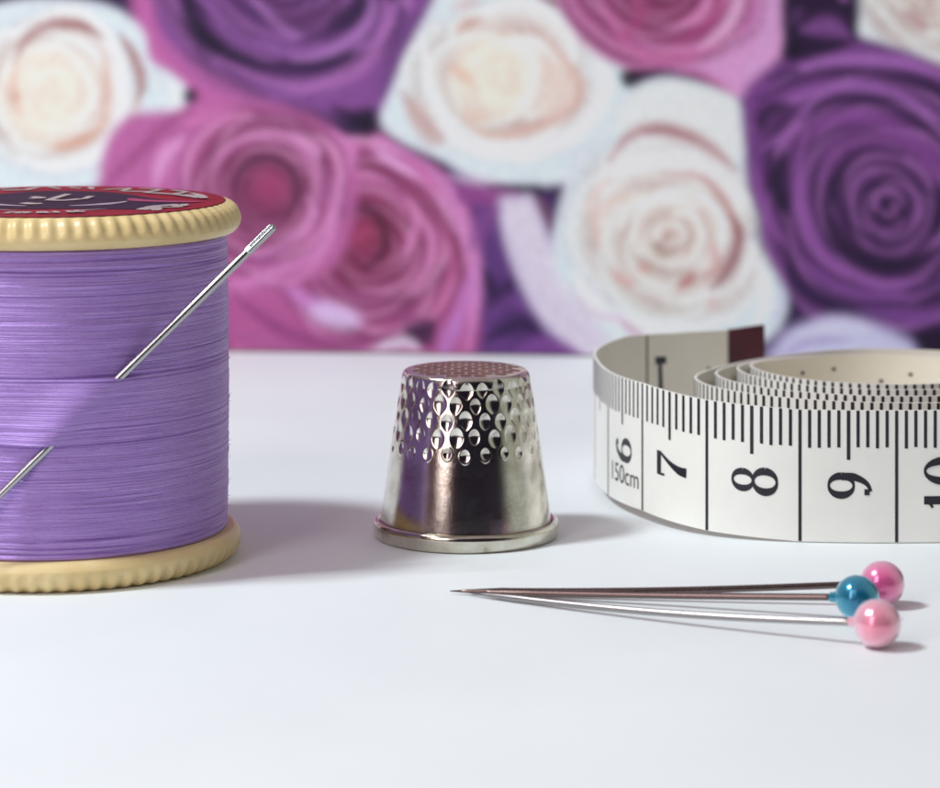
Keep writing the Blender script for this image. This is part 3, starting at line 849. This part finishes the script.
for q in range(1, 30):
    t = q/24*PI/2; path.append((CX+(5.55-CX)*math.sin(t), 30.9+(30.20-30.9)*math.cos(t)))
path = np.array(path); path[:,0] *= .98
ds = np.r_[0, np.cumsum(np.hypot(*np.diff(path, axis=0).T))]
NS = 2600; S = np.linspace(0, ds[-1], NS)
PXs = np.interp(S, ds, path[:,0]); PYs = np.interp(S, ds, path[:,1])
kk = np.hanning(41); kk /= kk.sum()
def smo(a):
    b = np.r_[2*a[0]-a[20:0:-1], a, 2*a[-1]-a[-2:-22:-1]]; return np.convolve(b, kk, 'valid')
PXs, PYs = smo(PXs), smo(PYs)
TX, TY = np.gradient(PXs), np.gradient(PYs); nn = np.hypot(TX, TY); TX /= nn; TY /= nn
S = np.r_[0, np.cumsum(np.hypot(np.diff(PXs), np.diff(PYs)))]
OX, OY = TY, -TX         # outward normal: travelling left->right along the front, outward is -y
liftn = np.convolve(rng.standard_normal(NS+400), np.hanning(401)/100, 'valid')[:NS]*.05
def on_tape(s, v, off=0.0, inner=False):
    x = np.interp(s, S, PXs); y = np.interp(s, S, PYs); ox = np.interp(s, S, OX); oy = np.interp(s, S, OY); lz = np.interp(s, S, liftn)
    h = -.0125-off if inner else .0125+off
    v += .10*float(np.interp(x, [1.3, 1.72, 2.3, 3.2], [.8, 1, .45, 0])) if s < 7.5 else 0
    return (x+ox*h-4.43, y+oy*h-30.6, max(.003, v+.010+.012*lz))
V = []; F = []; MI = []
NV = 4
for i in range(0, NS, 2):
    s = S[i]
    for inn in (False, True):
        for j in range(NV): V.append(on_tape(s, TW*j/(NV-1), 0, inn))
nq = 2*NV; ni = len(V)//nq
for i in range(ni-1):
    a = i*nq; b = a+nq
    for j in range(NV-1):
        F.append((a+j, b+j, b+j+1, a+j+1)); MI.append(0)
        F.append((a+NV+j, a+NV+j+1, b+NV+j+1, b+NV+j)); MI.append(1)
    F.append((a+NV-1, b+NV-1, b+2*NV-1, a+2*NV-1)); MI.append(0)
    F.append((a, a+NV, b+NV, b)); MI.append(0)
for a in (0, (ni-1)*nq):
    for j in range(NV-1): F.append((a+j, a+j+1, a+NV+j+1, a+NV+j)); MI.append(0)
band_o = mesh_obj('tape_band', V, F, [M_TAPE, M_TAPEIN], tape, False, MI)
# unit: printed divisions, from the front pixel columns 800 and 897
def s_at_x(x):
    m = (PYs < 29.9) & (S < 14) & (S > 3)
    idx = np.where(m)[0]; j = idx[np.argmin(abs(PXs[idx]-x*.98))]; return S[j]
s8 = s_at_x((800-470)/2970*29.2); s9 = s_at_x((897-470)/2970*29.15); s7 = s_at_x((702-470)/2970*29.76); s6 = s_at_x((635-470)/2970*30.75)
print('tape marks', s6, s7, s8, s9, 'len', S[-1])
U = s9-s8
S0 = s9-9*U                                  # the line after '9' is the ninth
def tape_quads(lst, inner=False):
    V = []; F = []
    for (s, w, v0, v1) in lst:
        o = len(V); jit = random.uniform(-.0015, .0015)
        for a in (s-w/2, s+w/2):
            for v in (v0, (v0+v1)/2, v1): V.append(on_tape(a+jit, v, .0028, inner))
        F += [(o, o+3, o+4, o+1), (o+1, o+4, o+5, o+2)]
    return V, F
ticks = []; lines = []
k = -int(S0/(U/10))
while True:
    s = S0+k*U/10
    if s > S[-1]-.05: break
    if s > .25:
        j = random.uniform(-.008, .008)
        if k % 10 == 0: lines.append((s, .031, .004, TW-.002))
        elif k % 10 == 5: ticks.append((s, .034, TW-.47+j, TW-.002))
        else: ticks.append((s, .031, TW-.36+j, TW-.002))
    k += 1
V, F = tape_quads(ticks+lines); mesh_obj('tick_marks', V, F, M_INK, tape, False)
# numerals in a high-contrast serif cut; glyph box 1 high
def ell(cx, cy, rx, ry, w_side, w_end, a0=0, a1=360, n=28):
    pts = []; w = []
    for i in range(n+1):
        t = math.radians(a0+(a1-a0)*i/n)
        pts.append((cx+rx*math.cos(t), cy+ry*math.sin(t))); w.append(w_end+(w_side-w_end)*abs(math.cos(t))**1.5)
    return pts, w
def line(p, q, w0, w1, n=8):
    return [(p[0]+(q[0]-p[0])*i/n, p[1]+(q[1]-p[1])*i/n) for i in range(n+1)], [w0+(w1-w0)*i/n for i in range(n+1)]
def cur(pts, ws, n=6):
    p = catmull(pts, n); return [tuple(a) for a in p], list(np.interp(np.linspace(0, 1, len(p)), np.linspace(0, 1, len(ws)), ws))
def dot(cx, cy, r): return line((cx-r, cy), (cx+r, cy), r*1.5, r*1.5, 4)
GL = {
 '0': [ell(0, .5, .22, .46, .15, .045)],
 '1': [line((0, .98), (0, .03), .15, .15), line((-.17, .02), (.17, .02), .05, .05), cur([(-.16,.80),(-.08,.84),(0,.95)], [.04,.06,.08])],
 '6': [ell(0, .30, .21, .27, .14, .045), cur([(-.20,.32),(-.19,.58),(-.06,.84),(.12,.95)], [.14,.14,.09,.05]), dot(.14, .86, .065)],
 '7': [line((-.27, .92), (.27, .92), .13, .13), line((-.26, .96), (-.25, .72), .035, .05), cur([(.25,.88),(.06,.55),(-.06,.25),(-.08,.02)], [.05,.09,.16,.19])],
 '8': [ell(0, .74, .18, .22, .12, .045), ell(0, .26, .22, .25, .14, .045)],
 '9': [ell(0, .70, .21, .27, .14, .045), cur([(.20,.68),(.19,.42),(.06,.16),(-.12,.05)], [.14,.14,.09,.05]), dot(-.14, .14, .065)],
 '5': [line((-.18,.95),(.18,.95),.10,.10), line((-.17,.96),(-.19,.55),.05,.05), ell(0,.30,.21,.27,.14,.045,140,-140)],
}
def numeral(text, s, v, H, name='numeral', inner=False, mat=M_INK, rot=True, adv=.62):
    """glyph up points back along the tape (rot) so it reads from the side"""
    V = []; F = []; cnt = 0
    for ci, ch in enumerate(text):
        offx = (ci-(len(text)-1)/2)*adv
        for (pts, w) in GL[ch]:
            v_, f_ = strip(pts, [q_*1.18 for q_ in w], 0); o = len(V)
            for (gx, gy, _) in v_:
                gx += offx; gy -= .5
                if rot: p = on_tape(s-gy*H, v+gx*H, .003+cnt*.0009, inner)
                else: p = on_tape(s+(-gx if inner else gx)*H, v+gy*H, .003+cnt*.0009, inner)
                V.append(p)
            F += [tuple(q+o for q in a) for a in f_]; cnt += 1
    return mesh_obj(name, V, F, mat, tape, False)
for num, H in ((6,.43),(7,.43),(8,.455),(9,.44),(10,.455),(11,.455)):
    numeral(str(num), S0+(num-.48)*U, .545, H)
# '150cm' under the six
tc = bpy.data.curves.new('length_text', 'FONT'); tc.body = '150cm'; tc.align_x = 'CENTER'; tc.size = .30; tc.resolution_u = 6
to = bpy.data.objects.new('length_text', tc)
COL.objects.link(to); bpy.context.view_layer.update()
me = bpy.data.meshes.new_from_object(to.evaluated_get(bpy.context.evaluated_depsgraph_get()))
COL.objects.unlink(to); bpy.data.objects.remove(to); 
bm = bmesh.new(); bm.from_mesh(me)
for x in np.arange(-.6, .6, .03):
    bmesh.ops.bisect_plane(bm, geom=bm.verts[:]+bm.edges[:]+bm.faces[:], plane_co=(x,0,0), plane_no=(1,0,0))
for v in bm.verts:
    v.co = Vector(on_tape(S0+5.52*U+v.co.x*.95, .20+v.co.y*.9, .003))
bm.to_mesh(me); bm.free(); me.name = 'length_mark'; me.materials.clear(); me.materials.append(M_INKBR if False else M_INK)
link(bpy.data.objects.new('length_mark', me), tape)
# print on the inner face, near the loose end
def s_inner_x(x):
    m = (S < 4.5); idx = np.where(m)[0]; idx = idx[PYs[idx] > 32.2]; return S[idx[np.argmin(abs(PXs[idx]-x*.98))]]
sl = s_inner_x((649-470)/2970*33.6)
V, F = tape_quads([(sl, .035, .02, TW-.01)], True); mesh_obj('printed_line', V, F, M_INKBR, tape, False)
sI = s_inner_x((661-470)/2970*33.9)
def serif_bar():
    V = []; F = []; c = 0
    for (pts, w) in [line((.03, -.52), (-.03, .42), .20, .15), line((-.22, .45), (.22, .45), .14, .14), line((-.2,-.5),(.25,-.5),.06,.06)]:
        v_, f_ = strip(pts, w, 0); o = len(V)
        for (gx, gy, _) in v_: V.append(on_tape(sI-gx*.42, .70+gy*.60, .003+c*.0009, True))
        F += [tuple(q+o for q in a) for a in f_]; c += 1
    return mesh_obj('numeral', V, F, M_INK, tape, False)
serif_bar()
sd = s_inner_x((711-470)/2970*34.2)
V, F = tape_quads([(sd, .05, .62, .86)], True); mesh_obj('printed_line', V, F, M_INKDOT, tape, False)
# little printed dots on the inner face of the far side of the coil
idx = np.where((PYs > 32.1) & (S > 8))[0]
V = []; F = []
turn_start = idx[0]
for (px, v) in [(756,1.12),(800,1.10),(832,1.12),(855,.90),(879,.98),(908,1.06),(916,.86),(812,.92),(938,1.1),(960,.95),(990,1.08),(775,.95)]:
    x = (px-470)/2970*32.4
    cand = idx[abs(PXs[idx]-x) < .02]
    if len(cand) == 0: continue
    j = cand[np.argmin(PYs[cand])]
    s = S[j]; V = []; F = []; o = 0; r = random.uniform(.016, .024)
    V.append(on_tape(s, v, .003, True))
    for q in range(10): V.append(on_tape(s+r*1.3*math.cos(q*PI/5), v+r*math.sin(q*PI/5), .003, True))
    F += [(o, o+1+q, o+1+(q+1) % 10) for q in range(10)]
    mesh_obj('printed_dot', V, F, M_INKDOT, tape, False)
# maroon end tab folded over the loose end
V = []; F = []
ns = 14; s_t = .48
prof_t = [(.0135, -.006), (.026, .01), (.026, TW*.5), (.026, TW-.01), (.014, TW+.016), (-.014, TW+.016), (-.026, TW-.01), (-.026, TW*.5), (-.026, .01), (-.0135, -.006)]
for i in range(ns):
    s = -.012+(s_t+.012)*i/(ns-1)
    x = np.interp(s, S, PXs); y = np.interp(s, S, PYs); ox = OX[0] if s < .05 else np.interp(s, S, OX); oy = OY[0] if s < .05 else np.interp(s, S, OY)
    if s < 0: x += TX[0]*s; y += TY[0]*s
    for (h, v) in prof_t: V.append((x+ox*h-4.43, y+oy*h-30.6, max(.002, v+.010+.03*(1-i/ns))))
m = len(prof_t)
F = grid_faces(ns, m, True); F.append(tuple(range(m))); F.append(tuple(range((ns-1)*m, ns*m)))
tab = mesh_obj('end_tab', V, F, M_MAROON, tape, False)

# ------------------------------------------------------------------ pins
M_PINK1 = mat_pearl('deep_pink_pearl', (.86,.14,.38), (.95,.62,.77))
M_PINK2 = mat_pearl('pale_pink_pearl', (.90,.30,.42), (.95,.72,.81))
M_BLUE = mat_pearl('teal_pearl', (.012,.19,.34), (.10,.52,.68), .55)
def pin(label, head, r, tipw, bend, mh, mcol, msh):
    """head centre and tip in world; bend = sideways sag of the shaft"""
    h = Vector(head); t = Vector(tipw)
    root = thing('dressmaking_pin', label, 'pin', h, 'pearl headed pins lying with their points together')
    d = (t-h); Ln = d.length; u = d.normalized()
    pts = []; rad = []
    for i in range(25):
        q = i/24; s = r*.7/Ln*(1-q)+q
        p = d*s + Vector((bend[0]*math.sin(q*PI), bend[1]*math.sin(q*PI), bend[2]*math.sin(q*PI)))
        pts.append(p); rad.append(.0300 if q < .86 else .0300*(1-(q-.86)/.14)**.75+.004)
    V, F = tube_data(pts, rad, 18); mesh_obj('shaft', V, F, msh, root)
    V, F = tube_data([u*(r*.6), u*(r*.96), u*(r*1.02), u*(r*1.22), u*(r*1.27)], [.06, .056, .046, .042, .033], 18); mesh_obj('collar', V, F, mcol, root)
    # ball with a soft moulding seam
    bm = bmesh.new(); bmesh.ops.create_uvsphere(bm, u_segments=64, v_segments=40, radius=r)
    for v in bm.verts:
        k = v.co.normalized(); v.co = k*r*(1-.012*math.exp(-(k.z/.05)**2)+.006*math.sin(3*k.x+2*k.y))
    rot = Vector((0,0,1)).rotation_difference(u).to_matrix().to_4x4(); bmesh.ops.transform(bm, matrix=rot, verts=bm.verts)
    me = bpy.data.meshes.new('head'); bm.to_mesh(me); bm.free(); me.materials.append(mh)
    me.polygons.foreach_set('use_smooth', [True]*len(me.polygons))
    link(bpy.data.objects.new('head', me), root)
    return root
pin('pin with a deep pink pearl head, rearmost, half hidden behind the blue one', (3.593, 25.90, .200), .198, at_height(450, 591, .03), (0,-.03,-.02), M_PINK1, M_PINK1, M_PINDARK)
pin('pin with a shiny teal blue pearl head lying between two pink headed pins', (3.31, 25.40, .193), .189, at_height(476, 591.5, .035), (0,.05,-.02), M_BLUE, M_BLUE, M_PINDARK)
pin('pin with a pale pink pearl head, nearest the front, its shaft bright silver', (3.346, 24.41, .200), .197, at_height(468, 592.5, .03), (0,-.07,-.03), M_PINK2, M_PINK2, M_PIN)

# ------------------------------------------------------------------ light
def area(name, loc, target, sx, sy, power, col):
    ld = bpy.data.lights.new(name, 'AREA'); ld.shape = 'RECTANGLE'; ld.size = sx; ld.size_y = sy; ld.energy = power; ld.color = col
    o = bpy.data.objects.new(name, ld); o.location = loc
    o.rotation_euler = (Vector(target)-Vector(loc)).to_track_quat('-Z', 'Y').to_euler(); link(o); return o
area('window_light', (-27.5, 18.2, 41), (-2, 28.5, 1), 7, 8, 20600, (.91, .985, 1))
area('front_window_light', (-24, -8, 21), (-2, 28, 1), 12, 34, 7000, (1, .875, .87))
w = bpy.data.worlds.new('World'); scene.world = w; w.use_nodes = True
nt = w.node_tree; bg = nt.nodes['Background']
tcn = nt.nodes.new('ShaderNodeTexCoord')
def lobe(vec, lo, hi):
    d = nt.nodes.new('ShaderNodeVectorMath'); d.operation = 'DOT_PRODUCT'
    v = Vector(vec).normalized(); d.inputs[1].default_value = v
    nt.links.new(tcn.outputs['Generated'], d.inputs[0])
    m = nt.nodes.new('ShaderNodeMapRange'); m.interpolation_type = 'SMOOTHSTEP'
    nt.links.new(d.outputs['Value'], m.inputs['Value']); m.inputs['From Min'].default_value = lo; m.inputs['From Max'].default_value = hi
    return m.outputs['Result']
def addmul(a, fac, b, val=None):
    mx = nt.nodes.new('ShaderNodeMix'); mx.data_type = 'RGBA'; nt.links.new(fac, mx.inputs['Factor'])
    if isinstance(a, tuple): mx.inputs['A'].default_value = (*a, 1)
    else: nt.links.new(a, mx.inputs['A'])
    mx.inputs['B'].default_value = (*b, 1); return mx.outputs['Result']
c = addmul((.19,.085,.105), lobe((0,0,1), .25, .9), (.68,.57,.60))
c = addmul(c, lobe((.95,-.30,.12), .62, .82), (.76,.80,.69))
c = addmul(c, lobe((.36,-1,.10), .66, .86), (.03,.024,.04))
nt.links.new(c, bg.inputs['Color']); bg.inputs['Strength'].default_value = .55

# ------------------------------------------------------------------ camera
cd = bpy.data.cameras.new('Camera'); cam = bpy.data.objects.new('Camera', cd); link(cam)
cam.location = (0, 0, CAM_H); cam.rotation_euler = (PI/2, 0, 0); cd.shift_y = -464/940
cd.sensor_width = 36; cd.sensor_fit = 'HORIZONTAL'; cd.lens = FPX/940*36; cd.clip_start = .1; cd.clip_end = 1000
cd.dof.use_dof = True; cd.dof.focus_distance = 27.6
cd.dof.aperture_fstop = (cd.lens*1e-3)/(.28)       # lens is in mm, scene is in cm: sets the aperture diameter used for blur
scene.camera = cam
scene.render.resolution_x = 1024; scene.render.resolution_y = 858
scene.view_settings.view_transform = 'Standard'; scene.view_settings.look = 'None'
scene.view_settings.exposure = 0
